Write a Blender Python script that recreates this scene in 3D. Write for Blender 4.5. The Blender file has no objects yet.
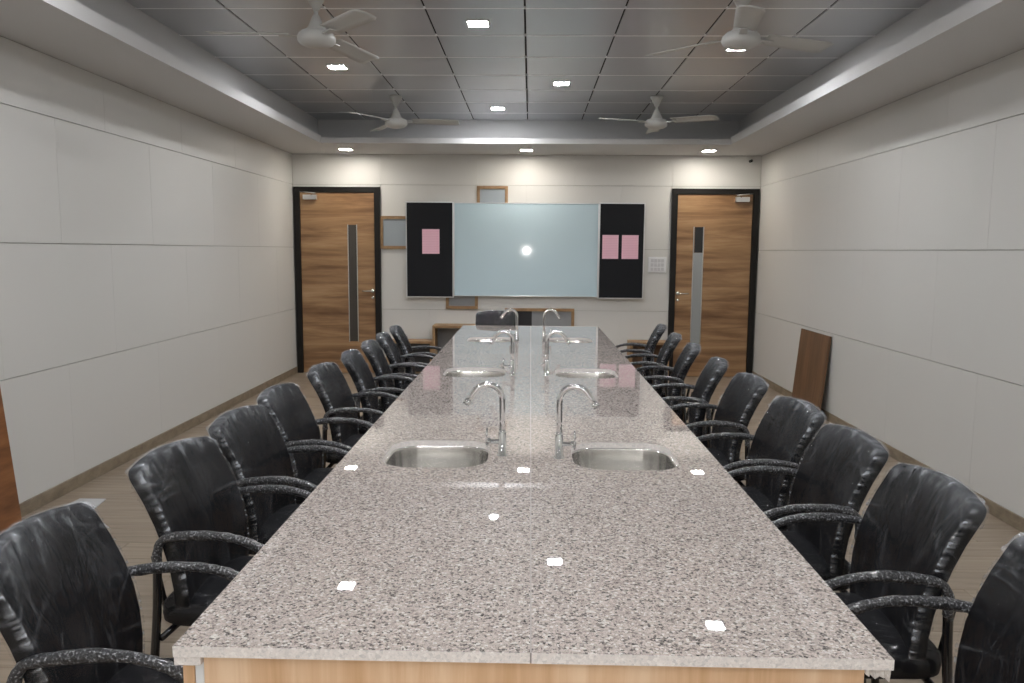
import bpy, bmesh, math, random
from mathutils import Vector, Matrix, noise
random.seed(7)
scene = bpy.context.scene
COL = scene.collection

# ------------------------------------------------------------------ camera
F, EYE = 784.0, 1.50
yaw, pitch, roll = math.atan(18 / F), math.atan(91 / F), math.radians(0.4)
fw = Vector((-math.sin(yaw) * math.cos(pitch), math.cos(yaw) * math.cos(pitch), -math.sin(pitch)))
rt = Vector((math.cos(yaw), math.sin(yaw), 0)); up = rt.cross(fw)
r2 = rt * math.cos(roll) + up * math.sin(roll); u2 = up * math.cos(roll) - rt * math.sin(roll)
cam_d = bpy.data.cameras.new('camera'); cam = bpy.data.objects.new('camera', cam_d); COL.objects.link(cam)
cam_d.sensor_width = 36; cam_d.lens = F / 1024 * 36; cam_d.clip_start = .02
m = Matrix.Identity(4)
for i in range(3):
    m[i][0], m[i][1], m[i][2] = r2[i], u2[i], -fw[i]
m[2][3] = EYE
cam.matrix_world = m
scene.camera = cam

# ------------------------------------------------------------------ world, light, exposure
w = bpy.data.worlds.new('world'); scene.world = w; w.use_nodes = True
w.node_tree.nodes['Background'].inputs[0].default_value = (.6, .65, .7, 1)
w.node_tree.nodes['Background'].inputs[1].default_value = .05
vs = scene.view_settings
vs.view_transform = 'Standard'; vs.look = 'None'; vs.gamma = 1; vs.use_curve_mapping = False
vs.exposure = 0.0
LAMP, SPOTLAMP, FLASH = 312.0, 205.0, 32.0
# the photographer's flash, just above the lens (its glint shows on the whiteboard)
fl = bpy.data.lights.new('camera_flash', 'POINT'); fl.energy = FLASH; fl.shadow_soft_size = .022; fl.color = (1, .98, .95)
flo = bpy.data.objects.new('camera_flash', fl); flo.location = (-.10, -.04, 1.50); COL.objects.link(flo)

# ------------------------------------------------------------------ materials
MATS = {}
def newmat(name):
    mt = bpy.data.materials.new(name); mt.use_nodes = True; MATS[name] = mt
    nt = mt.node_tree; return mt, nt, nt.nodes['Principled BSDF']
def N(nt, t, **kw):
    n = nt.nodes.new(t)
    for k, v in kw.items(): setattr(n, k, v)
    return n
def plain(name, col, rough=.5, metal=0, spec=.5, coat=0, bump=0, bscale=60):
    mt, nt, b = newmat(name)
    b.inputs['Base Color'].default_value = (*col, 1); b.inputs['Roughness'].default_value = rough
    b.inputs['Metallic'].default_value = metal; b.inputs['Specular IOR Level'].default_value = spec
    b.inputs['Coat Weight'].default_value = coat
    if bump:
        tc = N(nt, 'ShaderNodeTexCoord'); no = N(nt, 'ShaderNodeTexNoise'); no.inputs['Scale'].default_value = bscale
        no.inputs['Detail'].default_value = 4
        bp = N(nt, 'ShaderNodeBump'); bp.inputs['Strength'].default_value = bump; bp.inputs['Distance'].default_value = .01
        nt.links.new(tc.outputs['Object'], no.inputs['Vector']); nt.links.new(no.outputs['Fac'], bp.inputs['Height'])
        nt.links.new(bp.outputs['Normal'], b.inputs['Normal'])
    return mt
def ramp(nt, stops, const=False):
    r = N(nt, 'ShaderNodeValToRGB')
    if const: r.color_ramp.interpolation = 'CONSTANT'
    el = r.color_ramp.elements
    while len(el) < len(stops): el.new(.5)
    for e, (p, c) in zip(el, stops): e.position = p; e.color = (*c, 1)
    return r
def wood(name, cols, scale=(1, 1, 1), rough=.35, rnd=.0, nscale=3.0, detail=6, bands=0.0):
    """streaky grain: noise stretched along the axis with the small scale value"""
    mt, nt, b = newmat(name)
    tc = N(nt, 'ShaderNodeTexCoord'); mp = N(nt, 'ShaderNodeMapping'); mp.inputs['Scale'].default_value = scale
    nt.links.new(tc.outputs['Object'], mp.inputs['Vector'])
    oi = N(nt, 'ShaderNodeObjectInfo')
    if rnd:
        ml = N(nt, 'ShaderNodeMath', operation='MULTIPLY'); ml.inputs[1].default_value = 37.0
        nt.links.new(oi.outputs['Random'], ml.inputs[0]); nt.links.new(ml.outputs[0], mp.inputs['Location'])
    n1 = N(nt, 'ShaderNodeTexNoise'); n1.inputs['Scale'].default_value = nscale; n1.inputs['Detail'].default_value = detail
    n1.inputs['Roughness'].default_value = .62; n1.inputs['Distortion'].default_value = .4
    nt.links.new(mp.outputs[0], n1.inputs['Vector'])
    fac = n1.outputs['Fac']
    r = ramp(nt, cols); nt.links.new(fac, r.inputs[0])
    col = r.outputs[0]
    if rnd:
        hs = N(nt, 'ShaderNodeHueSaturation'); mr = N(nt, 'ShaderNodeMapRange')
        mr.inputs['To Min'].default_value = 1 - rnd; mr.inputs['To Max'].default_value = 1 + rnd
        nt.links.new(oi.outputs['Random'], mr.inputs['Value']); nt.links.new(mr.outputs[0], hs.inputs['Value'])
        nt.links.new(col, hs.inputs['Color']); col = hs.outputs[0]
    nt.links.new(col, b.inputs['Base Color']); b.inputs['Roughness'].default_value = rough
    bp = N(nt, 'ShaderNodeBump'); bp.inputs['Strength'].default_value = .08; bp.inputs['Distance'].default_value = .003
    nt.links.new(fac, bp.inputs['Height']); nt.links.new(bp.outputs[0], b.inputs['Normal'])
    return mt
def granite(name, polished=True):
    mt, nt, b = newmat(name)
    tc = N(nt, 'ShaderNodeTexCoord')
    def cells(sc, stops):
        v = N(nt, 'ShaderNodeTexVoronoi'); v.inputs['Scale'].default_value = sc
        nt.links.new(tc.outputs['Object'], v.inputs['Vector'])
        sp = N(nt, 'ShaderNodeSeparateColor'); nt.links.new(v.outputs['Color'], sp.inputs[0])
        r = ramp(nt, stops, True); nt.links.new(sp.outputs[0], r.inputs[0]); return r, sp
    a, sa = cells(190, [(0, (.022, .022, .025)), (.10, (.13, .115, .11)), (.18, (.37, .315, .285)), (.42, (.46, .405, .37)), (.70, (.55, .465, .42)), (.88, (.72, .68, .64))])
    c, sc_ = cells(430, [(0, (.025, .025, .025)), (.12, (.29, .25, .23)), (.35, (.46, .405, .375)), (.8, (.64, .58, .54))])
    mx = N(nt, 'ShaderNodeMix', data_type='RGBA'); mx.inputs[0].default_value = .38
    nt.links.new(a.outputs[0], mx.inputs[6]); nt.links.new(c.outputs[0], mx.inputs[7])
    hv = N(nt, 'ShaderNodeHueSaturation'); hv.inputs['Saturation'].default_value = .95; hv.inputs['Value'].default_value = .90
    nt.links.new(mx.outputs[2], hv.inputs['Color']); nt.links.new(hv.outputs[0], b.inputs['Base Color'])
    b.inputs['Roughness'].default_value = .014 if polished else .6; b.inputs['IOR'].default_value = 1.55
    if not polished:
        hs = N(nt, 'ShaderNodeMix', data_type='RGBA'); hs.inputs[0].default_value = .6; hs.inputs[7].default_value = (.92, .885, .86, 1)
        nt.links.new(mx.outputs[2], hs.inputs[6]); nt.links.new(hs.outputs[2], b.inputs['Base Color'])
    return mt
def emis(name, col, s):
    mt, nt, b = newmat(name)
    b.inputs['Emission Color'].default_value = (*col, 1); b.inputs['Emission Strength'].default_value = s
    b.inputs['Base Color'].default_value = (.9, .9, .9, 1); return mt
def film(name):
    """clear packing film: see-through, glossy, creased, slightly milky along its creases, with crease and edge glints painted pale"""
    mt, nt, b = newmat(name); out = nt.nodes['Material Output']; nt.nodes.remove(b); L = nt.links.new
    tr = N(nt, 'ShaderNodeBsdfTransparent'); gl = N(nt, 'ShaderNodeBsdfGlossy'); gl.inputs['Roughness'].default_value = .15
    df = N(nt, 'ShaderNodeBsdfDiffuse'); df.inputs['Color'].default_value = (.74, .78, .84, 1)
    tc = N(nt, 'ShaderNodeTexCoord'); oi = N(nt, 'ShaderNodeObjectInfo')
    ml = N(nt, 'ShaderNodeMath', operation='MULTIPLY'); ml.inputs[1].default_value = 19.0; L(oi.outputs['Random'], ml.inputs[0])
    def crease(rot, scale, power, sc):
        mp = N(nt, 'ShaderNodeMapping'); mp.inputs['Rotation'].default_value = rot; mp.inputs['Scale'].default_value = scale
        L(tc.outputs['Object'], mp.inputs['Vector']); L(ml.outputs[0], mp.inputs['Location'])
        no = N(nt, 'ShaderNodeTexNoise'); no.inputs['Scale'].default_value = sc; no.inputs['Detail'].default_value = 3
        no.inputs['Distortion'].default_value = .9; L(mp.outputs[0], no.inputs['Vector'])
        a = N(nt, 'ShaderNodeMath', operation='MULTIPLY_ADD'); a.inputs[1].default_value = 2; a.inputs[2].default_value = -1; L(no.outputs['Fac'], a.inputs[0])
        c = N(nt, 'ShaderNodeMath', operation='ABSOLUTE'); L(a.outputs[0], c.inputs[0])
        d = N(nt, 'ShaderNodeMath', operation='SUBTRACT'); d.inputs[0].default_value = 1; L(c.outputs[0], d.inputs[1])
        e = N(nt, 'ShaderNodeMath', operation='POWER'); e.inputs[1].default_value = power; L(d.outputs[0], e.inputs[0])
        return e.outputs[0]
    c1 = crease((.5, 0, .2), (1.2, 3.2, .9), 34, 3.2)
    c2 = crease((-.9, .2, 0), (1.0, 4.0, 1.1), 34, 3.6)
    c3 = crease((0, 0, 0), (1, 1, 1), 3, 26.0)
    s1 = N(nt, 'ShaderNodeMath', operation='ADD'); L(c1, s1.inputs[0]); L(c2, s1.inputs[1])
    s2 = N(nt, 'ShaderNodeMath', operation='MULTIPLY_ADD'); L(c3, s2.inputs[0]); s2.inputs[1].default_value = .0; L(s1.outputs[0], s2.inputs[2])
    bp = N(nt, 'ShaderNodeBump'); bp.inputs['Strength'].default_value = .6; bp.inputs['Distance'].default_value = .004
    L(s2.outputs[0], bp.inputs['Height']); L(bp.outputs[0], gl.inputs['Normal'])
    mr = N(nt, 'ShaderNodeMapRange'); mr.inputs['From Min'].default_value = .55; mr.inputs['From Max'].default_value = 1.25
    mr.inputs['To Min'].default_value = .0; mr.inputs['To Max'].default_value = .03; L(s1.outputs[0], mr.inputs['Value'])
    f0 = N(nt, 'ShaderNodeLayerWeight'); f0.inputs['Blend'].default_value = .25
    fr = N(nt, 'ShaderNodeMath', operation='MULTIPLY_ADD'); L(f0.outputs['Facing'], fr.inputs[0]); fr.inputs[1].default_value = .03; fr.inputs[2].default_value = .036
    lw = N(nt, 'ShaderNodeLayerWeight'); lw.inputs['Blend'].default_value = .10
    ad = N(nt, 'ShaderNodeMath', operation='MULTIPLY'); L(lw.outputs['Facing'], ad.inputs[0]); ad.inputs[1].default_value = .02
    a3 = N(nt, 'ShaderNodeMath', operation='ADD', use_clamp=True); L(ad.outputs[0], a3.inputs[0]); L(mr.outputs[0], a3.inputs[1])
    at = N(nt, 'ShaderNodeAttribute', attribute_name='milk_glint'); zm = N(nt, 'ShaderNodeMath', operation='ADD', use_clamp=True); L(a3.outputs[0], zm.inputs[0]); L(at.outputs['Fac'], zm.inputs[1]); a3 = zm
    m1 = N(nt, 'ShaderNodeMixShader'); L(a3.outputs[0], m1.inputs[0]); L(tr.outputs[0], m1.inputs[1]); L(df.outputs[0], m1.inputs[2])
    m2 = N(nt, 'ShaderNodeMixShader'); L(fr.outputs[0], m2.inputs[0]); L(m1.outputs[0], m2.inputs[1]); L(gl.outputs[0], m2.inputs[2])
    L(m2.outputs[0], out.inputs['Surface'])
    return mt
def sleeve_mat(name):
    mt, nt, b = newmat(name)
    tc = N(nt, 'ShaderNodeTexCoord'); no = N(nt, 'ShaderNodeTexNoise'); no.inputs['Scale'].default_value = 170
    no.inputs['Detail'].default_value = 5; nt.links.new(tc.outputs['Object'], no.inputs['Vector'])
    r = ramp(nt, [(.38, (.010, .010, .012)), (.55, (.035, .037, .042)), (.70, (.36, .37, .39))])
    nt.links.new(no.outputs['Fac'], r.inputs[0]); nt.links.new(r.outputs[0], b.inputs['Base Color'])
    b.inputs['Roughness'].default_value = .28; b.inputs['Coat Weight'].default_value = .5; b.inputs['Coat Roughness'].default_value = .1
    bp = N(nt, 'ShaderNodeBump'); bp.inputs['Strength'].default_value = .7; bp.inputs['Distance'].default_value = .01
    nt.links.new(no.outputs['Fac'], bp.inputs['Height']); nt.links.new(bp.outputs[0], b.inputs['Normal'])
    return mt
def paper_mat(name):
    mt, nt, b = newmat(name)
    tc = N(nt, 'ShaderNodeTexCoord'); wv = N(nt, 'ShaderNodeTexWave', bands_direction='Z'); wv.inputs['Scale'].default_value = 16
    wv.inputs['Distortion'].default_value = 0; nt.links.new(tc.outputs['Object'], wv.inputs['Vector'])
    r = ramp(nt, [(.0, (.68, .38, .48)), (.25, (.80, .49, .59))]); nt.links.new(wv.outputs['Fac'], r.inputs[0])
    nt.links.new(r.outputs[0], b.inputs['Base Color']); b.inputs['Roughness'].default_value = .8
    return mt

plain('wall_laminate', (.60, .595, .572), .42)
plain('wall_gap', (.35, .34, .31), .8)
plain('soffit_paint', (.60, .60, .60), .7)
plain('ceiling_tile', (.49, .50, .52), .30, metal=.4, bump=.02, bscale=300)
plain('ceiling_void', (.03, .03, .03), .9)
plain('ceiling_bar', (.95, .95, .95), .4)
wood('floor_tile', [(.30, (.20, .158, .115)), (.5, (.27, .215, .16)), (.7, (.33, .27, .205))], (.5, 9, 1), .38, rnd=.07, nscale=4)
plain('grout', (.16, .14, .12), .9)
wood('skirting_tile', [(.3, (.15, .115, .08)), (.55, (.23, .185, .13)), (.75, (.29, .24, .175))], (3, 3, 6), .4, nscale=3)
wood('door_wood', [(.30, (.12, .06, .026)), (.43, (.23, .125, .058)), (.56, (.36, .215, .108)), (.72, (.48, .315, .175))], (.28, 1, 3.4), .4, nscale=2.2, detail=7)
wood('panel_wood', [(.30, (.56, .33, .17)), (.48, (.70, .46, .28)), (.66, (.82, .60, .41))], (7, 7, .35), .42, nscale=2.4)
wood('board_wood', [(.3, (.085, .045, .022)), (.55, (.16, .085, .042)), (.8, (.22, .125, .065))], (4, 4, .5), .45, nscale=3)
wood('red_wood', [(.3, (.12, .045, .016)), (.55, (.24, .10, .038)), (.8, (.34, .16, .07))], (2, .6, 4), .4, nscale=3)
wood('niche_wood', [(.3, (.20, .115, .055)), (.6, (.32, .20, .10)), (.8, (.40, .26, .14))], (2, 2, 2), .5, nscale=4)
plain('door_frame', (.008, .007, .006), .45, spec=.3)
plain('steel', (.62, .62, .60), .25, 1)
plain('chrome', (.86, .87, .88), .06, 1)
plain('basin_steel', (.74, .73, .71), .20, 1)
plain('aluminium', (.72, .73, .74), .3, 1)
plain('black_metal', (.012, .012, .013), .22, 0, coat=.6)
plain('black_fabric', (.0065, .0065, .008), .7, spec=.08, bump=.02, bscale=90)
plain('black_felt', (.014, .015, .018), .9, spec=.2)
plain('glass_white', (.47, .60, .665), .06)
plain('frosted', (.30, .34, .37), .3)
plain('niche_grey', (.24, .25, .26), .35)
plain('niche_dark', (.02, .022, .026), .3)
plain('strip_dark', (.055, .048, .04), .12)
plain('strip_black', (.02, .02, .02), .1)
plain('strip_film', (.30, .32, .32), .35)
plain('white_plastic', (.72, .73, .74), .4)
plain('white_enamel', (.62, .62, .60), .35)
plain('white_board', (.78, .80, .82), .5)
plain('fan_white', (.50, .50, .48), .4)
plain('switch_white', (.56, .56, .58), .35)
plain('pale_sheet', (.47, .48, .49), .4)
plain('raw_granite', (.70, .66, .62), .7, bump=.6, bscale=120)
plain('filler', (.27, .24, .225), .5)
granite('granite'); granite('granite_sawn', False); film('film'); sleeve_mat('sleeve'); paper_mat('pink_paper')
emis('lamp_panel', (.96, .965, .985), LAMP); emis('spot_panel', (1, .93, .83), SPOTLAMP)

# ------------------------------------------------------------------ mesh helpers
def box(bm, x0, x1, y0, y1, z0, z1, bev=0):
    g = bmesh.ops.create_cube(bm, size=1)
    vv = g['verts']
    for v in vv:
        v.co = Vector(((x0 + x1) / 2 + v.co.x * (x1 - x0), (y0 + y1) / 2 + v.co.y * (y1 - y0), (z0 + z1) / 2 + v.co.z * (z1 - z0)))
    if bev:
        es = list({e for v in vv for e in v.link_edges})
        bmesh.ops.bevel(bm, geom=es, offset=bev, segments=1, affect='EDGES', profile=.5)
def mesh_of(bm, name, mat, smooth=False):
    me = bpy.data.meshes.new(name); bmesh.ops.recalc_face_normals(bm, faces=bm.faces[:]); bm.to_mesh(me); bm.free()
    me.materials.append(MATS[mat])
    if smooth:
        for p in me.polygons: p.use_smooth = True
    return me
def link(name, me, parent=None, loc=(0, 0, 0), rot=(0, 0, 0)):
    o = bpy.data.objects.new(name, me); COL.objects.link(o); o.location = loc; o.rotation_euler = rot
    if parent: o.parent = parent
    return o
def bx(name, mat, x0, x1, y0, y1, z0, z1, parent=None, bev=0):
    """box object whose origin is its own centre"""
    bm = bmesh.new(); cx, cy, cz = (x0 + x1) / 2, (y0 + y1) / 2, (z0 + z1) / 2
    box(bm, x0 - cx, x1 - cx, y0 - cy, y1 - cy, z0 - cz, z1 - cz, bev)
    return link(name, mesh_of(bm, name, mat), parent, (cx, cy, cz))
def tube(bm, pts, rad, seg=12, caps=True, rfun=None):
    pts = [Vector(p) for p in pts]; n = len(pts); rings = []
    t0 = (pts[1] - pts[0]).normalized()
    ref = Vector((0, 1, 0)) if abs(t0.y) < .9 else Vector((1, 0, 0))
    nrm = (ref - t0 * ref.dot(t0)).normalized()
    for i, p in enumerate(pts):
        t = (pts[min(i + 1, n - 1)] - pts[max(i - 1, 0)]).normalized()
        nrm = (nrm - t * nrm.dot(t)).normalized(); bn = t.cross(nrm)
        r = rad[i] if isinstance(rad, (list, tuple)) else rad
        ring = []
        for k in range(seg):
            a = 2 * math.pi * k / seg; rr = r * (rfun(i, k) if rfun else 1)
            ring.append(bm.verts.new(p + nrm * math.cos(a) * rr + bn * math.sin(a) * rr))
        rings.append(ring)
    for a, b in zip(rings, rings[1:]):
        for k in range(seg): bm.faces.new((a[k], a[(k + 1) % seg], b[(k + 1) % seg], b[k]))
    if caps: bm.faces.new(rings[0][::-1]); bm.faces.new(rings[-1])
def lathe(bm, prof, seg=24, origin=(0, 0, 0)):
    ox, oy, oz = origin; rings = []
    for r, z in prof:
        rings.append([bm.verts.new((ox + r * math.cos(2 * math.pi * k / seg), oy + r * math.sin(2 * math.pi * k / seg), oz + z)) for k in range(seg)])
    for a, b in zip(rings, rings[1:]):
        for k in range(seg): bm.faces.new((a[k], a[(k + 1) % seg], b[(k + 1) % seg], b[k]))
    bm.faces.new(rings[0]); bm.faces.new(rings[-1][::-1])
def smooth_path(pts, n=8):
    P = [Vector(p) for p in pts]; P = [P[0] * 2 - P[1]] + P + [P[-1] * 2 - P[-2]]; out = []
    for i in range(1, len(P) - 2):
        for k in range(n):
            t = k / n; a, b, c, d = P[i - 1], P[i], P[i + 1], P[i + 2]
            out.append(.5 * ((2 * b) + (c - a) * t + (2 * a - 5 * b + 4 * c - d) * t * t + (3 * b - a - 3 * c + d) * t ** 3))
    out.append(P[-2]); return out
def empty(name, loc=(0, 0, 0), rz=0):
    o = bpy.data.objects.new(name, None); COL.objects.link(o); o.location = loc; o.rotation_euler = (0, 0, rz)
    o.empty_display_size = .1; return o
def tag(o, label, cat, group=None):
    o['label'] = label; o['category'] = cat
    if group: o['group'] = group
    return o
def struct(o, label=None, cat=None):
    o['kind'] = 'structure'
    if label: o['label'] = label
    if cat: o['category'] = cat
    return o

# ------------------------------------------------------------------ room shell
XL, XR, YB, YF, ZS, ZC = -2.84, 2.69, 9.42, -1.6, 2.62, 2.95
T = .012                                                # panel thickness, faces at XL, XR, YB
floor = struct(bx('floor', 'grout', XL - .1, XR + .1, YF - .1, YB + .1, -.1, -.004), 'grey brown wood-look tiled floor', 'floor')
# plank tiles laid across the room
PW, PL = .2, 1.2
pm = {}
def plank_mesh(L):
    k = round(L, 3)
    if k not in pm:
        bm = bmesh.new(); box(bm, -L / 2 + .0012, L / 2 - .0012, -PW / 2 + .0012, PW / 2 - .0012, -.006, 0, .0008)
        pm[k] = mesh_of(bm, 'plank', 'floor_tile')
    return pm[k]
y = YB - PW / 2; row = 0
while y > YF:
    x = XL - (.0, .4, .8)[row % 3]
    while x < XR - .02:
        a, b = max(x, XL), min(x + PL, XR)
        if b - a > .03: link('plank', plank_mesh(b - a), floor, ((a + b) / 2 - floor.location.x, y - floor.location.y, 0 - floor.location.z))
        x += PL
    y -= PW; row += 1
ZROWS = [(.0, .785), (.785, 1.522), (1.522, 2.265), (2.265, 2.62)]
def wall_panel(parent, axis, c, s, a, b, z0, z1):
    """flat laminate sheet on a wall; axis 'x': sheet in the plane x=c, s = direction it stands proud"""
    g = .0005; gz = .0022; P = parent.location
    d0, d1 = (c - T, c) if s > 0 else (c, c + T)
    if axis == 'x': o = bx('wall_panel', 'wall_laminate', d0, d1, a + g, b - g, z0 + gz, z1 - gz, None, .0006)
    else: o = bx('wall_panel', 'wall_laminate', a + g, b - g, d0, d1, z0 + gz, z1 - gz, None, .0006)
    o.parent = parent; o.location -= P
wl = struct(bx('wall_left', 'wall_gap', XL - .1, XL - T, YF - .1, YB + .1, 0, 3.0), 'cream panelled side wall left of the table', 'wall')
wr = struct(bx('wall_right', 'wall_gap', XR + T, XR + .1, YF - .1, YB + .1, 0, 3.0), 'cream panelled side wall right of the table', 'wall')
wb = struct(bx('wall_back', 'wall_gap', XL - .1, XR + .1, YB + T, YB + .12, 0, 3.0), 'cream panelled end wall with the doors and whiteboard', 'wall')
wf = struct(bx('wall_front', 'wall_laminate', XL - .1, XR + .1, YF - .1, YF, 0, 3.0), 'plain wall behind the camera', 'wall')
for wall, axis, c, s in ((wl, 'x', XL, 1), (wr, 'x', XR, -1)):
    for ri, (z0, z1) in enumerate(ZROWS):
        off = 4.72 if ri % 2 == 0 else 5.28
        ys = [off + 1.16 * k for k in range(-8, 6)]
        ys = [YF] + [v for v in ys if YF + .05 < v < YB - .05] + [YB]
        for a, b in zip(ys, ys[1:]): wall_panel(wall, axis, c, s, a, b, z0, z1)
DL, DR = (-2.825, -1.797), (1.656, 2.674); DH = 2.235
for ri, (z0, z1) in enumerate(ZROWS):
    xs = [-1.795, -.632, .512, 1.656] if ri % 2 == 1 else [-1.795, -1.214, -.06, 1.07, 1.656]
    if ri == 3: xs = [XL] + xs + [XR]
    for a, b in zip(xs, xs[1:]): wall_panel(wb, 'y', YB, -1, a, b, z0, z1)
for a, b in ((XL, -1.797), (1.658, XR)): wall_panel(wb, 'y', YB, -1, a, b, DH + .002, 2.265)
for nm, x0, x1, y0, y1 in (('baseboard_left', XL, XL + .012, YF, YB), ('baseboard_right', XR - .012, XR, YF, YB), ('baseboard_back', -1.795, 1.654, YB - .012, YB)):
    struct(bx(nm, 'skirting_tile', x0, x1, y0, y1, 0, .078, None, .002), 'brown tile skirting along the wall foot', 'baseboard')

# ceiling: dark void slab, metal tiles, stepped soffit with a lip
ceil = struct(bx('ceiling', 'ceiling_void', XL - .1, XR + .1, YF - .1, YB + .1, ZC + .012, ZC + .1), 'grey metal tile ceiling in a stepped white soffit', 'ceiling')
def cpart(name, mat, *a, bev=0):
    o = bx(name, mat, *a, bev=bev); o.parent = ceil; o.location -= ceil.location; return o
CX0, CX1, CY1 = -2.42, 2.30, 9.02
LX0, LX1, LY1 = -2.24, 2.09, 8.46
cpart('soffit', 'soffit_paint', XL, LX0 - .03, YF, YB, ZS, ZS + .03)
cpart('soffit', 'soffit_paint', LX1 + .03, XR, YF, YB, ZS, ZS + .03)
cpart('soffit', 'soffit_paint', LX0 - .03, LX1 + .03, LY1 + .03, YB, ZS, ZS + .03)
cpart('soffit_lip', 'soffit_paint', LX0 - .03, LX0, YF, LY1 + .03, ZS, ZS + .08)
cpart('soffit_lip', 'soffit_paint', LX1, LX1 + .03, YF, LY1 + .03, ZS, ZS + .08)
cpart('soffit_lip', 'soffit_paint', LX0, LX1, LY1, LY1 + .03, ZS, ZS + .055)
cpart('cove_face', 'soffit_paint', CX0 - .03, CX0, YF, CY1 + .03, ZS + .03, ZC + .012)
cpart('cove_face', 'soffit_paint', CX1, CX1 + .03, YF, CY1 + .03, ZS + .03, ZC + .012)
cpart('cove_face', 'soffit_paint', CX0, CX1, CY1, CY1 + .03, ZS + .03, ZC + .012)
xe = [CX0, -1.865, -1.26, -.655, -.05, .555, 1.16, 1.765, CX1]
ye = [YF] + [4.926 + .604 * k for k in range(-10, 7)] + [CY1]
tm = {}
for a, b in zip(xe, xe[1:]):
    for c, d in zip(ye, ye[1:]):
        L, W = b - a, d - c; k = (round(L, 3), round(W, 3))
        if k not in tm:
            bm = bmesh.new(); box(bm, -L / 2 + .006, L / 2 - .006, -W / 2 + .005, W / 2 - .005, 0, .01, .003); tm[k] = mesh_of(bm, 'ceiling_tile', 'ceiling_tile')
        link('ceiling_tile', tm[k], ceil, ((a + b) / 2 - ceil.location.x, (c + d) / 2 - ceil.location.y, ZC - ceil.location.z))
for c in ye[1:-1]: cpart('ceiling_bar', 'ceiling_bar', CX0, CX1, c - .008, c + .008, ZC - .0015, ZC + .011)

# ------------------------------------------------------------------ recessed lamps
def lamp(name, x, y, z, s, mat, label, group):
    e = empty(name, (x, y, z)); tag(e, label, 'ceiling light', group)
    bm = bmesh.new(); h, q = s / 2 + .012, s / 2
    for (x0, x1, y0, y1) in ((-h, h, -h, -q), (-h, h, q, h), (-h, -q, -q, q), (q, h, -q, q)): box(bm, x0, x1, y0, y1, -.008, 0)
    link('lamp_frame', mesh_of(bm, 'lamp_frame', 'white_enamel'), e)
    bm = bmesh.new(); box(bm, -q, q, -q, q, -.006, 0)
    link('diffuser', mesh_of(bm, 'diffuser', mat), e)
tl = [(-.352, 5.23, 'square ceiling light nearest the camera, above the table'), (1.46, 5.83, 'square ceiling light just below the fan near the right wall'),
      (-1.56, 6.44, 'square ceiling light just below the fan near the left wall'), (.252, 7.04, 'square ceiling light right of the table axis, mid ceiling'),
      (-.352, 8.25, 'farthest square ceiling light set in the grey tiles')]
for x, y, lb in tl: lamp('ceiling_light', x, y, ZC, .125, 'lamp_panel', lb, 'square lights in the tiled ceiling')
for k, (x, y) in enumerate([(-.352, 2.21), (1.46, 2.81), (-1.56, 3.42), (.252, 4.02), (-.352, -.81), (1.46, -.21), (-1.56, .40), (.252, 1.0)]):
    lamp('ceiling_light', x, y, ZC, .125, 'lamp_panel', 'square ceiling light above the near half of the table, %s from the camera end' % ['fifth', 'sixth', 'seventh', 'eighth', 'first', 'second', 'third', 'fourth'][k], 'square lights above the camera')
for x, lb in ((-2.09, 'square soffit light above the left wooden door'), (-.06, 'square soffit light above the whiteboard'), (1.97, 'square soffit light above the right wooden door')):
    lamp('soffit_light', x, 8.95, ZS, .125, 'spot_panel', lb, 'lights in the far soffit')

# ------------------------------------------------------------------ ceiling fans
bm = bmesh.new(); lathe(bm, [(.0, .258), (.062, .258), (.060, .24), (.045, .215), (.024, .175), (.017, .16), (.0, .16)], 20); canopy_m = mesh_of(bm, 'canopy', 'fan_white', True)
bm = bmesh.new(); tube(bm, [(0, 0, .05), (0, 0, .2)], .0115, 12); rod_m = mesh_of(bm, 'rod', 'fan_white', True)
bm = bmesh.new(); lathe(bm, [(0, .135), (.018, .135), (.026, .12), (.04, .085), (.055, .06), (.058, .05), (0, .05)], 20); low_m = mesh_of(bm, 'lower_canopy', 'fan_white', True)
bm = bmesh.new(); lathe(bm, [(0, .055), (.05, .055), (.085, .045), (.104, .028), (.108, .012), (.108, -.006), (.098, -.02), (.07, -.034), (.035, -.042), (0, -.043)], 28); motor_m = mesh_of(bm, 'motor', 'fan_white', True)
def blade_mesh():
    bm = bmesh.new(); rows = []
    for i in range(13):
        t = i / 12; r = .16 + .44 * t; hw = .056 + .016 * t
        if t > .9: hw *= math.sqrt(max(0, 1 - ((t - .9) / .105) ** 2)) * .35 + .65
        tw = -math.radians(14 - 4 * t); row = []
        for j in range(5):
            u = -1 + j / 2; yy = hw * u; zz = math.tan(tw) * yy + .006 * (1 - u * u) + .012 - .012 * t
            row.append((bm.verts.new((r, yy, zz + .0015)), bm.verts.new((r, yy, zz - .0015))))
        rows.append(row)
    for a, b in zip(rows, rows[1:]):
        for j in range(4):
            bm.faces.new((a[j][0], b[j][0], b[j + 1][0], a[j + 1][0])); bm.faces.new((a[j][1], a[j + 1][1], b[j + 1][1], b[j][1]))
        for j in (0, 4): bm.faces.new((a[j][0], b[j][0], b[j][1], a[j][1]))
    for rr in (rows[0], rows[-1]):
        for j in range(4): bm.faces.new((rr[j][0], rr[j + 1][0], rr[j + 1][1], rr[j][1]))
    return mesh_of(bm, 'blade', 'fan_white', True)
blade_m = blade_mesh()
bm = bmesh.new(); box(bm, .085, .21, -.02, .02, .0, .005, .001); arm_m = mesh_of(bm, 'blade_bracket', 'fan_white')
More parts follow.
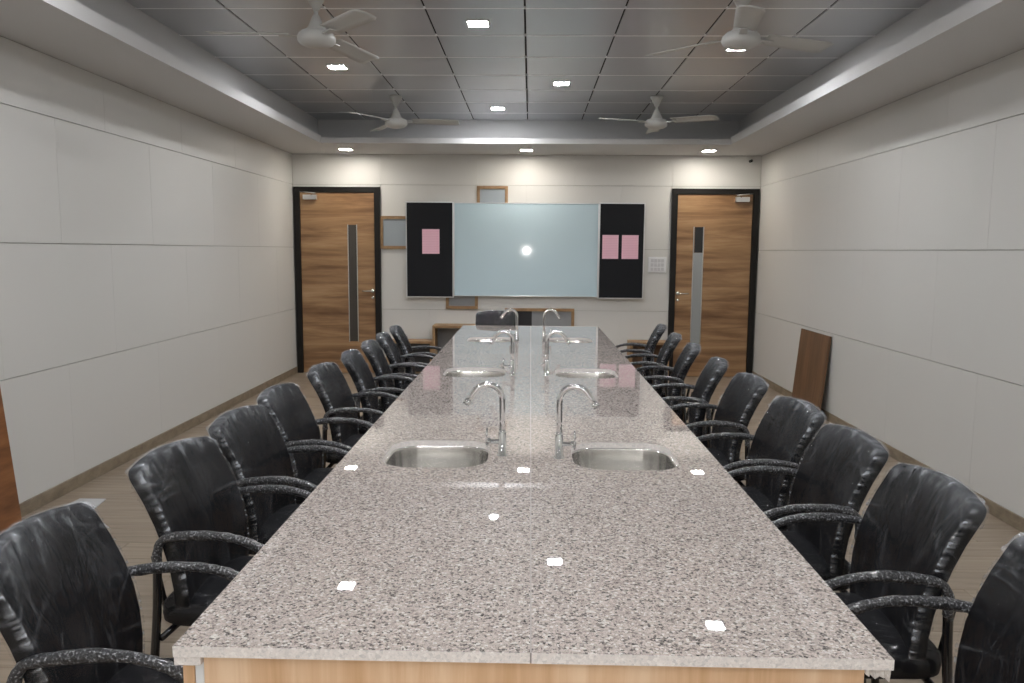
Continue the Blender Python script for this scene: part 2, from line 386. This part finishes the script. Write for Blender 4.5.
for x, y, a0, lb in ((-1.24, 4.64, 190, 'white three-blade ceiling fan nearest the camera on the left'), (1.185, 4.66, 20, 'white three-blade ceiling fan nearest the camera on the right'),
                     (-1.296, 7.637, 0, 'white ceiling fan at the far end, left of the table'), (1.175, 7.63, 325, 'white ceiling fan at the far end, right of the table')):
    e = tag(empty('ceiling_fan', (x, y, 2.692)), lb, 'ceiling fan', 'ceiling fans')
    for n_, me in (('canopy', canopy_m), ('rod', rod_m), ('lower_canopy', low_m), ('motor', motor_m)): link(n_, me, e)
    for k in range(3):
        b_ = link('blade', blade_m, e, (0, 0, .012), (0, 0, math.radians(a0 + 120 * k))); link('blade_bracket', arm_m, b_)

# ------------------------------------------------------------------ doors
def door(n, x0, x1, hinge_left, label):
    e = empty('door_%d' % n, ((x0 + x1) / 2, YB, 0)); struct(e, label, 'door')
    def p(name, mat, a, b, c, d, f, g, parent=e, bev=.002):
        o = bx(name, mat, a, b, c, d, f, g, None, bev); o.parent = parent
        o.location -= parent.location + (e.location if parent is not e else Vector()); return o
    fwid = .068
    p('door_frame', 'door_frame', x0, x0 + fwid, YB - .035, YB + .03, 0, DH); p('door_frame', 'door_frame', x1 - fwid, x1, YB - .035, YB + .03, 0, DH)
    p('door_frame', 'door_frame', x0 + fwid, x1 - fwid, YB - .035, YB + .03, DH - .062, DH)
    leaf = p('door_leaf', 'door_wood', x0 + fwid + .003, x1 - fwid - .003, YB - .018, YB + .02, .006, DH - .065)
    s0, s1 = (-2.185, -2.078) if hinge_left else (1.925, 2.04)
    def q(name, mat, a, b, c, d, f, g):
        return p(name, mat, a, b, c, d, f, g, leaf, .001)
    yb = YB - .018
    if hinge_left:
        q('vision_strip', 'strip_dark', s0, s1, yb - .003, yb + .004, .394, 1.79)
    else:
        q('vision_strip', 'strip_black', s0 + .012, s1, yb - .003, yb + .004, 1.49, 1.79); q('vision_strip', 'strip_film', s0, s1, yb - .004, yb + .004, .386, 1.488)
    for xx in (s0, s1): q('strip_edge', 'steel', xx - .006, xx + .006, yb - .006, yb + .002, .385, 1.795)
    hx = -1.895 if hinge_left else 1.757; d = -1 if hinge_left else 1
    bm = bmesh.new(); lathe(bm, [(0, 0), (.024, 0), (.024, .008), (0, .008)], 16)
    bmesh.ops.rotate(bm, verts=bm.verts, cent=(0, 0, 0), matrix=Matrix.Rotation(math.pi / 2, 3, 'X'))
    tube(bm, [(0, 0, 0), (0, -.045, 0), (d * .012, -.05, 0), (d * .12, -.05, 0)], .008, 10)
    h = link('door_handle', mesh_of(bm, 'door_handle', 'steel', True), leaf); h.location = Vector((hx, yb, 1.005)) - e.location - leaf.location
    bm = bmesh.new(); lathe(bm, [(0, 0), (.018, 0), (.018, .008), (0, .008)], 16)
    bmesh.ops.rotate(bm, verts=bm.verts, cent=(0, 0, 0), matrix=Matrix.Rotation(math.pi / 2, 3, 'X'))
    h = link('keyhole_plate', mesh_of(bm, 'keyhole_plate', 'steel', True), leaf); h.location = Vector((hx, yb, .925)) - e.location - leaf.location
    cx = x0 + .20 if hinge_left else x1 - .20
    dc = q('door_closer', 'aluminium', cx - .08, cx + .08, yb - .05, yb, 2.085, 2.14)
    bm = bmesh.new(); tube(bm, [(0, -.02, .03), (-d * .09, -.10, .055), (-d * -.12, -.03, .075)], .007, 8)
    a_ = link('closer_arm', mesh_of(bm, 'closer_arm', 'steel', True), e); a_.location = Vector((cx, yb - .01, 2.10)) - e.location
    return e
door(1, *DL, True, 'wooden door left of the whiteboard with a dark vision strip')
door(2, *DR, False, 'wooden door right of the whiteboard with a half grey vision strip')

# ------------------------------------------------------------------ things on the end wall
def framed(name, x0, x1, z0, z1, label, cat, panels, dep=.022, t=.036, group=None, fmat='niche_wood'):
    e = tag(empty(name, ((x0 + x1) / 2, YB, z0)), label, cat, group); L = e.location
    def p(n_, mat, *a, bev=.002):
        o = bx(n_, mat, *a, bev=bev); o.parent = e; o.location -= L; return o
    y0 = YB - dep
    p('frame_bar', fmat, x0, x1, y0, YB, z1 - t, z1); p('frame_bar', fmat, x0, x1, y0, YB, z0, z0 + t)
    p('frame_bar', fmat, x0, x0 + t, y0, YB, z0 + t, z1 - t); p('frame_bar', fmat, x1 - t, x1, y0, YB, z0 + t, z1 - t)
    for a, b, mt in panels: p('pane', mt, a, b, YB - .006, YB, z0 + t, z1 - t, bev=0)
    return e
framed('wall_niche', -1.80, -1.41, 1.509, 1.898, 'square wood-framed niche left of the pinboard by the door', 'niche', [(-1.764, -1.446, 'frosted')], group='wood-framed niches')
framed('wall_niche', -.644, -.275, 1.89, 2.256, 'square wood-framed niche peeking above the whiteboard', 'niche', [(-.608, -.311, 'frosted')], group='wood-framed niches')
framed('wall_niche', -1.015, -.629, .797, 1.18, 'square wood-framed niche peeking below the whiteboard', 'niche', [(-.979, -.665, 'niche_grey')], group='wood-framed niches')
framed('wall_niche', -.303, .53, .42, .812, 'long wood-framed niche behind the far end of the table', 'niche', [(-.267, .02, 'niche_dark'), (.02, .494, 'niche_grey')], group='wood-framed niches')
# whiteboard with two felt pinboards beside it
def board(name, x0, x1, z0, z1, surf, label, cat, y0, dep, t):
    e = tag(empty(name, ((x0 + x1) / 2, YB, z0)), label, cat); L = e.location
    def p(n_, mat, *a, bev=.001):
        o = bx(n_, mat, *a, bev=bev); o.parent = e; o.location -= L; return o
    p('board_surface', surf, x0 + t * .5, x1 - t * .5, y0 + .006, y0 + dep, z0 + t * .5, z1 - t * .5, bev=0)
    for a in ((x0, x1, z1 - t, z1), (x0, x1, z0, z0 + t), (x0, x0 + t, z0 + t, z1 - t), (x1 - t, x1, z0 + t, z1 - t)):
        p('frame_bar', 'aluminium', a[0], a[1], y0, y0 + dep, a[2], a[3])
    return e
board('whiteboard', -.915, .80, .953, 2.058, 'glass_white', 'large glossy pale blue whiteboard on the end wall', 'whiteboard', YB - .055, .03, .009)
board('pinboard', -1.485, -.917, .934, 2.068, 'black_felt', 'black felt pinboard with one pink sheet, left of the whiteboard', 'pinboard', YB - .065, .04, .013)
board('pinboard', .802, 1.342, .936, 2.066, 'black_felt', 'black felt pinboard with two pink sheets, right of the whiteboard', 'pinboard', YB - .065, .04, .013)
for x0, x1, z0, z1, lb in ((-1.29, -1.085, 1.455, 1.745, 'pink printed sheet on the left black pinboard'), (.845, 1.035, 1.41, 1.69, 'pink sheet nearer the whiteboard on the right pinboard'), (1.075, 1.27, 1.41, 1.69, 'pink sheet nearer the switches on the right pinboard')):
    tag(bx('pink_sheet', 'pink_paper', x0, x1, YB - .0605, YB - .059, z0, z1), lb, 'paper', 'pink sheets on the pinboards')
e = tag(empty('switchboard', (1.505, YB, 1.25)), 'white switch panel between right pinboard and right door', 'switch')
def sp(n_, mat, *a, bev=.0015):
    o = bx(n_, mat, *a, bev=bev); o.parent = e; o.location -= e.location; return o
sp('cover_plate', 'white_plastic', 1.398, 1.613, YB - .014, YB, 1.25, 1.435, bev=.003)
for r in range(3):
    for c in range(4): sp('switch', 'switch_white', 1.428 + c * .041, 1.463 + c * .041, YB - .02, YB - .012, 1.272 + r * .05, 1.312 + r * .05)
e = tag(empty('security_camera', (2.556, YB, 2.555)), 'tiny black camera high on the end wall above the right door', 'camera')
bm = bmesh.new(); lathe(bm, [(0, 0), (.016, 0), (.016, .01), (.008, .014), (.008, .05), (0, .05)], 16); bmesh.ops.rotate(bm, verts=bm.verts, cent=(0, 0, 0), matrix=Matrix.Rotation(math.pi / 2, 3, 'X'))
link('mount', mesh_of(bm, 'mount', 'black_metal', True), e)
bm = bmesh.new(); bmesh.ops.create_uvsphere(bm, u_segments=16, v_segments=10, radius=.018); link('lens_ball', mesh_of(bm, 'lens_ball', 'black_metal', True), e, (0, -.06, 0))
# low open wooden boxes at the foot of the end wall
def cubby(name, x0, x1, y0, z1, label, back):
    e = tag(empty(name, ((x0 + x1) / 2, YB - .02, 0)), label, 'shelf box', 'low wooden boxes'); L = e.location; t = .03; y1 = YB - .02
    def p(n_, mat, *a, bev=.002):
        o = bx(n_, mat, *a, bev=bev); o.parent = e; o.location -= L; return o
    p('top_board', 'niche_wood', x0, x1, y0, y1, z1 - t, z1); p('bottom_board', 'niche_wood', x0, x1, y0, y1, 0, t)
    p('side_board', 'niche_wood', x0, x0 + t, y0, y1, t, z1 - t); p('side_board', 'niche_wood', x1 - t, x1, y0, y1, t, z1 - t)
    p('back_board', back, x0 + t, x1 - t, y1 - .012, y1, t, z1 - t, bev=0)
cubby('storage_box', -1.145, -.52, 9.12, .62, 'tall open wooden box with grey back behind the left chairs', 'niche_grey')
cubby('storage_box', -1.70, -1.15, 9.16, .43, 'low open wooden box with dark back beside the left door', 'niche_dark')
cubby('storage_box', 1.17, 1.63, 9.12, .445, 'low open wooden box beside the right door', 'board_wood')

# ------------------------------------------------------------------ leaning boards, sheet on the floor
def leaning(name, y0, y1, xtop, xbot, h, th, mat, label):
    bm = bmesh.new(); s = 1 if xtop > xbot else -1
    d = Vector((xtop - xbot, 0, h)); L = d.length; box(bm, -th / 2, th / 2, -(y1 - y0) / 2, (y1 - y0) / 2, 0, L, .001)
    a = math.atan2(xtop - xbot, h); o = link(name, mesh_of(bm, name, mat), None, (xbot, (y0 + y1) / 2, .004), (0, a, 0)); tag(o, label, 'board')
leaning('leaning_board', 6.99, 7.73, 2.672, 2.605, .755, .018, 'board_wood', 'dark brown laminate board leaning on the right wall')
leaning('leaning_board', 3.25, 4.04, -2.818, -2.745, .78, .018, 'red_wood', 'reddish wood board leaning on the left wall, cut by the frame')
bm = bmesh.new(); vs_ = [bm.verts.new(p) for p in ((-2.70, 4.36, .001), (-2.50, 4.30, .001), (-2.53, 4.50, .001), (-2.69, 4.50, .001))]; f_ = bm.faces.new(vs_)
g = bmesh.ops.extrude_face_region(bm, geom=[f_]); bmesh.ops.translate(bm, verts=[v for v in g['geom'] if isinstance(v, bmesh.types.BMVert)], vec=(0, 0, .004))
tag(link('pale_sheet', mesh_of(bm, 'pale_sheet', 'pale_sheet')), 'small pale grey sheet lying on floor by left wall', 'sheet')

# ------------------------------------------------------------------ the long table
TZ, TH = .78, .020
TX0, TX1, TY0, TY1 = -.645, .655, 1.338, 7.52
SINKS = [(-.324, 2.725), (.334, 2.725), (-.324, 4.60), (.334, 4.60), (-.324, 6.33), (.320, 6.33)]
SW, SD, SR = .362, .372, .105
def rrect(w, d, r, n=8):
    pts = []
    for cx, cy, a0 in ((w / 2 - r, d / 2 - r, 0), (-w / 2 + r, d / 2 - r, 90), (-w / 2 + r, -d / 2 + r, 180), (w / 2 - r, -d / 2 + r, 270)):
        for k in range(n + 1):
            a = math.radians(a0 + 90 * k / n); pts.append((cx + r * math.cos(a), cy + r * math.sin(a)))
    return pts
table = tag(empty('laboratory_table', (0, (TY0 + TY1) / 2, 0)), 'long table with pinkish grey speckled granite top and wood base', 'table'); TL = table.location
def slab(x0, x1, holes):
    bm = bmesh.new(); edges = []
    def loop(pts):
        v = [bm.verts.new((x, y, 0)) for x, y in pts]
        for a, b in zip(v, v[1:] + v[:1]): edges.append(bm.edges.new((a, b)))
    loop([(x0, TY0), (x1, TY0), (x1, TY1), (x0, TY1)])
    for hx, hy in holes: loop([(hx + a, hy + b) for a, b in rrect(SW, SD, SR)])
    bmesh.ops.triangle_fill(bm, use_beauty=True, edges=edges)
    fs = bm.faces[:]; bmesh.ops.recalc_face_normals(bm, faces=fs)
    g = bmesh.ops.extrude_face_region(bm, geom=fs); bmesh.ops.translate(bm, verts=[v for v in g['geom'] if isinstance(v, bmesh.types.BMVert)], vec=(0, 0, -TH))
    me = mesh_of(bm, 'granite_slab', 'granite'); me.materials.append(MATS['granite_sawn'])
    for p_ in me.polygons:
        if abs(p_.normal.z) < .5: p_.material_index = 1
    o = link('granite_slab', me, table); o.location = Vector((0, 0, TZ)) - TL
def tp(n_, mat, *a, bev=.001):
    o = bx(n_, mat, *a, bev=bev); o.parent = table; o.location -= TL; return o
slab(TX0, .0055, [s for s in SINKS if s[0] < 0]); slab(.0085, TX1, [s for s in SINKS if s[0] > 0])
tp('joint_filler', 'filler', .0055, .0085, TY0 + .002, TY1, TZ - TH, TZ - .0003, bev=0)
tp('edge_strip', 'granite_sawn', TX0 + .001, TX0 + .05, TY0 + .001, TY1, TZ - TH - .017, TZ - TH - .0005)
# right edge strip with a rough broken end
bm = bmesh.new(); n_ = 10
ring0 = [(random.uniform(-.004, .006)) for _ in range(n_)]
prof = []
for i in range(n_):
    xx = .045 * i / (n_ - 1); prof.append((xx, -.014 - .009 * random.random() if 0 < i < n_ - 1 else -.012))
for yy in (0, 1):
    pass
top = [[bm.verts.new((x, (ring0[i] if k == 0 else TY1 - TY0 - .01), 0)) for i, (x, z) in enumerate(prof)] for k in (0, 1)]
bot = [[bm.verts.new((x, (ring0[i] * 1.8 if k == 0 else TY1 - TY0 - .01), z)) for i, (x, z) in enumerate(prof)] for k in (0, 1)]
for i in range(n_ - 1):
    bm.faces.new((top[0][i], top[0][i + 1], top[1][i + 1], top[1][i])); bm.faces.new((bot[0][i], bot[1][i], bot[1][i + 1], bot[0][i + 1]))
    for k in (0, 1): bm.faces.new((top[k][i], bot[k][i], bot[k][i + 1], top[k][i + 1]))
for i in (0, n_ - 1): bm.faces.new((top[0][i], top[1][i], bot[1][i], bot[0][i]))
o = link('edge_strip', mesh_of(bm, 'edge_strip', 'raw_granite'), table); o.location = Vector((TX1 - .046, TY0 + .008, TZ - TH - .0003)) - TL; o['label'] = 'rough broken granite strip under the right edge'
ZB = TZ - TH - .0005
tp('end_panel', 'panel_wood', -.594, .609, TY0 + .012, TY0 + .030, .005, ZB)
tp('end_panel', 'panel_wood', -.594, .60, TY1 - .05, TY1 - .032, .005, ZB)
tp('carcass_edge', 'white_board', -.612, -.5955, TY0 + .016, TY0 + .60, .005, ZB - .018)
tp('side_leg', 'panel_wood', -.634, -.613, TY0 + .014, TY0 + .60, .005, ZB - .018)
yy = TY0 + .031
seg = (TY1 - .051 - yy) / 8
for k in range(8):
    if k: tp('side_panel', 'panel_wood', -.60, -.582, yy + k * seg + .002, yy + (k + 1) * seg - .002, .06, ZB - .018)
    tp('side_panel', 'panel_wood', .582, .60, yy + k * seg + .002, yy + (k + 1) * seg - .002, .06, ZB - .018)
    if k: tp('divider_panel', 'white_board', -.58, .58, yy + k * seg - .009, yy + k * seg + .009, .06, .55)
tp('plinth', 'white_board', -.56, .56, yy, TY1 - .06, 0, .06)

# ------------------------------------------------------------------ sinks and taps
def basin_mesh():
    bm = bmesh.new(); rings = []
    prof = [(.012, 0, 0), (-.003, 0, .0), (-.004, -.006, 0), (-.006, -.05, 0), (-.010, -.105, 0), (-.022, -.135, .0), (-.05, -.152, .0), (-.11, -.158, 0), (-.14, -.160, 0)]
    for off, z, _ in prof:
        w_, d_ = SW + 2 * off, SD + 2 * off; r = max(.02, min(SR + off, w_ / 2 - .003))
        rings.append([bm.verts.new((x, y_, z)) for x, y_ in rrect(w_, d_, r)])
    n = len(rings[0])
    for a, b in zip(rings, rings[1:]):
        for k in range(n): bm.faces.new((a[k], a[(k + 1) % n], b[(k + 1) % n], b[k]))
    bm.faces.new(rings[-1]); return mesh_of(bm, 'basin', 'basin_steel', True)
basin_m = basin_mesh()
bm = bmesh.new(); lathe(bm, [(0, .003), (.012, .003), (.028, .004), (.036, .002), (.036, 0), (0, 0)], 20); drain_m = mesh_of(bm, 'drain', 'chrome', True)
where = ['nearest the camera on the left', 'nearest the camera on the right', 'in the middle of the table on the left', 'in the middle of the table on the right', 'at the far end on the left', 'at the far end on the right']
for (x, y), wtxt in zip(SINKS, where):
    e = tag(empty('sink', (x, y, TZ - TH - .0005)), 'stainless steel sink set in granite, ' + wtxt, 'sink', 'undermounted sinks'); b_ = link('basin', basin_m, e)
    md = b_.modifiers.new('thickness', 'SOLIDIFY'); md.thickness = .0012; md.offset = -1
    link('drain', drain_m, e, (0, 0, -.160))
def tap_parts(swing):
    bm = bmesh.new(); lathe(bm, [(0, 0), (.019, 0), (.019, .004), (.0135, .007), (.0135, .085), (.0115, .092), (0, .092)], 20); body = mesh_of(bm, 'tap_body', 'chrome', True)
    pts = [(0, 0, .085), (0, 0, .13), (0, 0, .17), (0, 0, .197)]
    for k in range(1, 13):
        a = math.radians(180 - 145 * k / 12); pts.append((.052 + .052 * math.cos(a), 0, .203 + .052 * math.sin(a)))
    ex, ez = pts[-1][0], pts[-1][2]
    pts += [(ex + .0125, 0, ez - .018), (ex + .027, 0, ez - .039)]
    bm = bmesh.new(); tube(bm, pts, .0108, 14); spout = mesh_of(bm, 'spout', 'chrome', True)
    bm = bmesh.new(); tube(bm, [(pts[-1][0] - .004, 0, pts[-1][2] + .006), (pts[-1][0] + .006, 0, pts[-1][2] - .0085)], .0125, 14); tip = mesh_of(bm, 'aerator', 'chrome', True)
    bm = bmesh.new(); tube(bm, [(.012, 0, .052), (.040, 0, .052), (.0405, 0, .052), (.054, 0, .052)], [.0085, .0085, .0115, .0115], 14); stub = mesh_of(bm, 'valve', 'chrome', True)
    bm = bmesh.new(); tube(bm, [(.052, 0, .034), (.053, 0, .052), (.055, 0, .075), (.053, 0, .1)], [.004, .006, .0045, .003], 8); lev = mesh_of(bm, 'lever', 'chrome', True)
    return body, spout, tip, stub, lev
body, spout, tip, stub, lev = tap_parts(0)
for i, ((x, y), s) in enumerate(zip([(-.094, 2.70), (.105, 2.675), (-.1, 4.50), (.1, 4.50), (-.105, 6.22), (.112, 6.22)], (-1, 1, -1, 1, -1, 1))):
    rz = (math.pi if s < 0 else 0) + math.radians((4, -6, -5, 5, 6, -4)[i])
    e = tag(empty('tap', (x, y, TZ), rz), 'chrome gooseneck tap beside the sink ' + where[i], 'tap', 'gooseneck taps')
    link('tap_body', body, e); link('spout', spout, e); link('aerator', tip, e); v_ = link('valve', stub, e)
    if i in (3,): v_.rotation_euler = (0, math.radians(-28), 0); v_.location = (-.018, 0, .010)
    link('lever', lev, v_)

# ------------------------------------------------------------------ chairs
def sgp(v, e): return math.copysign(abs(v) ** e, v)
def superell(bm, a, b, c, e1, e2, nu, nv, fn):
    rings = []
    for i in range(1, nu):
        ph = -math.pi / 2 + math.pi * i / nu; ring = []
        for j in range(nv):
            th = 2 * math.pi * j / nv
            ring.append(bm.verts.new(fn(a * sgp(math.cos(ph), e1) * sgp(math.cos(th), e2), b * sgp(math.cos(ph), e1) * sgp(math.sin(th), e2), c * sgp(math.sin(ph), e1))))
        rings.append(ring)
    for r, s in zip(rings, rings[1:]):
        for k in range(nv): bm.faces.new((r[k], r[(k + 1) % nv], s[(k + 1) % nv], s[k]))
    p0 = bm.verts.new(fn(0, 0, -c)); p1 = bm.verts.new(fn(0, 0, c))
    for k in range(nv): bm.faces.new((rings[0][(k + 1) % nv], rings[0][k], p0)); bm.faces.new((rings[-1][k], rings[-1][(k + 1) % nv], p1))
BZ0, BZ1 = .425, .885
def back_map(y, h, t):
    """y across, h along the height (centred), t through the thickness -> chair space (+x faces the table)"""
    u = (h + .23) / .46
    wid = 1.0 - .10 * max(0, .55 - u) / .55
    x = -.140 + .05 * u - .172 * u * u
    x += .022 * (y / .21) ** 2
    z = BZ0 + (BZ1 - BZ0) * u - .022 * (y / .21) ** 2 * u
    return Vector((x + t, y * wid, z + t * .25))
def pad(bm, w, h, c, r, re, fn, nf, ns, nc=5, ne=5):
    """closed rounded slab w x h x 2c: corner radius r, edge radius re, evenly sampled; fn(across, along, through) -> point"""
    def outline(ins):
        a, b, q = w / 2 - ins, h / 2 - ins, max(r - ins, .004); pts = []
        for k, (sx, sy) in enumerate(((1, 1), (-1, 1), (-1, -1), (1, -1))):
            for m_ in range(nc + 1):
                t = math.radians(90 * k + 90 * m_ / nc); pts.append((sx * (a - q) + q * math.cos(t), sy * (b - q) + q * math.sin(t)))
            nx = ((-1, 1), (-1, -1), (1, -1), (1, 1))[k]; e0 = pts[-1]
            t = math.radians(90 * (k + 1)); e1 = (nx[0] * (a - q) + q * math.cos(t), nx[1] * (b - q) + q * math.sin(t))
            for m_ in range(1, ns): pts.append((e0[0] + (e1[0] - e0[0]) * m_ / ns, e0[1] + (e1[1] - e0[1]) * m_ / ns))
        return pts
    re = min(re, c); prof = []
    for k in range(1, nf + 1): prof.append(('f', k / nf, c))
    for k in range(1, 2 * ne): 
        a = math.pi / 2 - math.pi * k / (2 * ne); prof.append(('e', re * (1 - math.cos(a)), (c - re) * (1 if k < ne else -1 if k > ne else 0) + re * math.sin(a)))
    for k in range(nf, 0, -1): prof.append(('f', k / nf, -c))
    inner = outline(re); rings = []
    for kind, v, t in prof:
        pts = [(x * v, y * v) for x, y in inner] if kind == 'f' else outline(v)
        rings.append([bm.verts.new(fn(x, y, t)) for x, y in pts])
    n = len(inner)
    for p, q in zip(rings, rings[1:]):
        for k in range(n): bm.faces.new((p[k], p[(k + 1) % n], q[(k + 1) % n], q[k]))
    p0 = bm.verts.new(fn(0, 0, c)); p1 = bm.verts.new(fn(0, 0, -c))
    for k in range(n): bm.faces.new((rings[0][(k + 1) % n], rings[0][k], p0)); bm.faces.new((rings[-1][k], rings[-1][(k + 1) % n], p1))
def back_mesh(seed, grow, nf, ns, wr):
    bm = bmesh.new(); so = Vector((seed * 7.3, seed * 3.1, seed * 1.7)); milk_glint = []
    rnd = random.Random(seed * 13 + 5); lines = []
    for k in range(26):                                  # creases pulled in from the edges and corners
        if k < 12: y0, h0, a = rnd.uniform(-.2, .2), .225, math.radians(rnd.uniform(235, 305))
        elif k < 19: y0, h0, a = rnd.choice((-.21, .21)), rnd.uniform(-.15, .2), math.radians(rnd.uniform(-40, 30)); a = a if y0 < 0 else math.pi - a
        else: y0, h0, a = rnd.uniform(-.18, .18), -.2, math.radians(rnd.uniform(60, 120))
        L_ = rnd.uniform(.05, .20); lines.append((y0, h0, math.cos(a), math.sin(a), L_, rnd.uniform(.0022, .0046) * rnd.choice((1, 1, -1)), rnd.uniform(.0035, .0055)))
    def ridge(y, h):
        d = 0
        for y0, h0, ca, sa, L_, am, sg in lines:
            u, v = (y - y0) * ca + (h - h0) * sa, -(y - y0) * sa + (h - h0) * ca
            if -.02 < u < L_ and abs(v) < 4 * sg: d += am * math.exp(-(v / sg) ** 2) * (1 - max(0, u) / L_)
        return d
    def fn(y, h, t):
        if wr:
            q = Vector((y * 30, h * 22, t * 14)) + so
            edge = max(0, (h - .12) / .11) + max(0, (abs(y) - .15) / .065) * .5
            amp = .0010 + .0042 * min(1, edge)
            d = noise.noise(q) * amp + (1 - 2 * abs(noise.noise(Vector((y * 9 + h * 6, h * 4 - y * 3, seed * 5.0))))) * .0012 + ridge(y, h)
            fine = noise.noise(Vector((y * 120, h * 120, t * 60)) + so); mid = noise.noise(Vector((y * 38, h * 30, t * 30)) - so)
            mk = min(.16, abs(ridge(y, h)) / .0045 * .13) * (.45 + .9 * max(0, mid + .2))  # milky scatter of the creased film, plus glints painted along the creases
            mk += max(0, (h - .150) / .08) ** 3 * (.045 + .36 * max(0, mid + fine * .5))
            side = max(0, (abs(y) - .2015) / .0135); mk += min(1, side) * (.004 + .75 * max(0, fine + .12) * (t > .011) * (t < .0235))  # bright highlight along the front side edge, painted in as pale diffuse colour
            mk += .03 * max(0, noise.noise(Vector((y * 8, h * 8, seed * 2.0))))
            milk_glint.append(max(0, min(.6, mk)))
            d += .0026 * noise.noise(q * 2.6) * min(1.2, .12 + edge + max(0, noise.noise(Vector((y * 7, h * 7, seed * 3.3)))) * 1.6)
            y2 = y * (1 + .012 * noise.noise(q * .9)); h2 = h + .0022 * noise.noise(q + Vector((9, 9, 9)))
            p = back_map(y2, h2, t + (d if t > 0 else -d) * min(1, abs(t) / .02)); return p
        return back_map(y, h, t)
    pad(bm, .432 + 2 * grow, .46 + 2 * grow, .023 + grow, .030, .010, fn, nf, ns)
    return (bm, milk_glint) if wr else bm
def seat_map(x, y, z):
    return Vector((x + .005, y, .425 + z + .012 * (1 - (y / .21) ** 2) - (.03 * max(0, x / .21) ** 3)))
def make_chair(seed):
    e = empty('office_chair')
    link('seat', seat_m, e)
    link('seat_film', seat_film_m, e)
    b_ = link('backrest', back_m, e)
    bmf, milk_glint = back_mesh(seed, .0030, 56, 76, True); fm = mesh_of(bmf, 'plastic_wrap', 'film', True)
    fm.attributes.new('milk_glint', 'FLOAT', 'POINT').data.foreach_set('value', milk_glint); link('plastic_wrap', fm, b_)
    for s in (-1, 1):
        yy = s * .2225
        link('leg', rear_leg_m, e, (0, yy, 0)); link('leg', front_leg_m, e, (0, yy, 0))
        a_ = link('armrest', arm_me[(seed + (s > 0)) % 3], e, (0, yy, 0))
        link('back_bracket', bracket_m, e, (0, s * .13, 0))
    for xx in (-.165, .17): link('seat_rail', rail_m, e, (xx, 0, 0))
    return e
bm = bmesh.new(); superell(bm, .205, .205, .045, .5, .3, 14, 36, seat_map); seat_m = mesh_of(bm, 'seat', 'black_fabric', True)
def seat_wr(x, y, z):
    p = seat_map(x, y, z); q = Vector((x * 8, y * 8, z * 8)); p.z += (abs(noise.noise(q)) * .006) * (1 if z > 0 else 0); return p
bm = bmesh.new(); superell(bm, .208, .208, .048, .5, .3, 24, 44, seat_wr); seat_film_m = mesh_of(bm, 'seat_film', 'film', True)
back_m = mesh_of(back_mesh(0, 0, 6, 6, False), 'backrest', 'black_fabric', True)
ARM = smooth_path([(-.168, 0, .585), (-.166, 0, .635), (-.148, 0, .668), (-.11, 0, .680), (-.02, 0, .688), (.06, 0, .684), (.13, 0, .664), (.185, 0, .628), (.205, 0, .585)], 6)
bm = bmesh.new(); tube(bm, smooth_path([(-.215, 0, .002), (-.195, 0, .25), (-.175, 0, .46), (-.168, 0, .60)], 5), .0125, 12); rear_leg_m = mesh_of(bm, 'leg', 'black_metal', True)
bm = bmesh.new(); tube(bm, smooth_path([(.205, 0, .60), (.203, 0, .45), (.195, 0, .25), (.19, 0, .002)], 5), .0125, 12); front_leg_m = mesh_of(bm, 'leg', 'black_metal', True)
arm_me = []
for sd in range(3):
    bm = bmesh.new()
    tube(bm, ARM, [.0130 + .0012 * math.sin(i * .3 + sd) for i in range(len(ARM))], 14, True,
         lambda i, k, sd=sd: 1 + .22 * noise.noise(Vector((i * .55 + sd * 9, math.cos(k * .449) * 1.6, math.sin(k * .449) * 1.6))))
    arm_me.append(mesh_of(bm, 'armrest', 'sleeve', True))
bm = bmesh.new(); tube(bm, smooth_path([(-.10, 0, .392), (-.19, 0, .395), (-.205, 0, .43), (-.235, 0, .58)], 5), .009, 10); bracket_m = mesh_of(bm, 'back_bracket', 'black_metal', True)
bm = bmesh.new()
tube(bm, [(0, -.2225, .372), (0, 0, .372), (0, .2225, .372)], .010, 10)
rail_m = mesh_of(bm, 'seat_rail', 'black_metal', True)
protos = [make_chair(k + 1) for k in range(3)]
used = [False] * 3
def copy_tree(o, parent=None):
    c = o.copy(); COL.objects.link(c); c.parent = parent
    for ch in o.children: copy_tree(ch, c)
    return c
def place(k, x, y, rz, label, group):
    k %= 3
    if not used[k]: o = protos[k]; used[k] = True
    else: o = copy_tree(protos[k])
    o.location = (x, y, 0); o.rotation_euler = (0, 0, rz); tag(o, label, 'chair', group); return o
ordn = ['', 'second', 'third', 'fourth', 'fifth', 'sixth', 'seventh', 'eighth']
LY = [1.69, 2.352, 2.90, 3.44, 4.13, 4.72, 5.26, 5.77, 6.31]
LXX = [-.875, -.88, -.875, -.893, -.875, -.853, -.85, -.85, -.85]
LR = [4, -5, -3, 0, 0, 5, 5, 6, 5]
RY = [1.56, 2.146, 2.677, 3.22, 3.91, 4.54, 5.27, 5.93, 6.65]
RX = [.895, .90, .89, .885, .875, .856, .858, .858, .87]
RR = [-3, 0, 2, 3, 0, -7, -7, -7, -7]
for i in range(9):
    for side, xs, ys, rs, base in (('left', LXX, LY, LR, 0), ('right', RX, RY, RR, math.pi)):
        if i == 0: lb = 'black plastic-wrapped armchair nearest the camera on the %s, cut by the frame' % side
        elif i == 8: lb = 'farthest black plastic-wrapped armchair in the row on the %s of the table' % side
        else: lb = '%s black plastic-wrapped armchair from the camera on the %s of the table' % (ordn[i], side)
        place(i + (side == 'right'), xs[i], ys[i], base + math.radians(rs[i]), lb, 'plastic-wrapped armchairs along the table')
place(1, -.34, 7.79, -math.pi / 2, 'black plastic-wrapped armchair at the far end of the table, facing the camera', 'plastic-wrapped armchairs along the table')
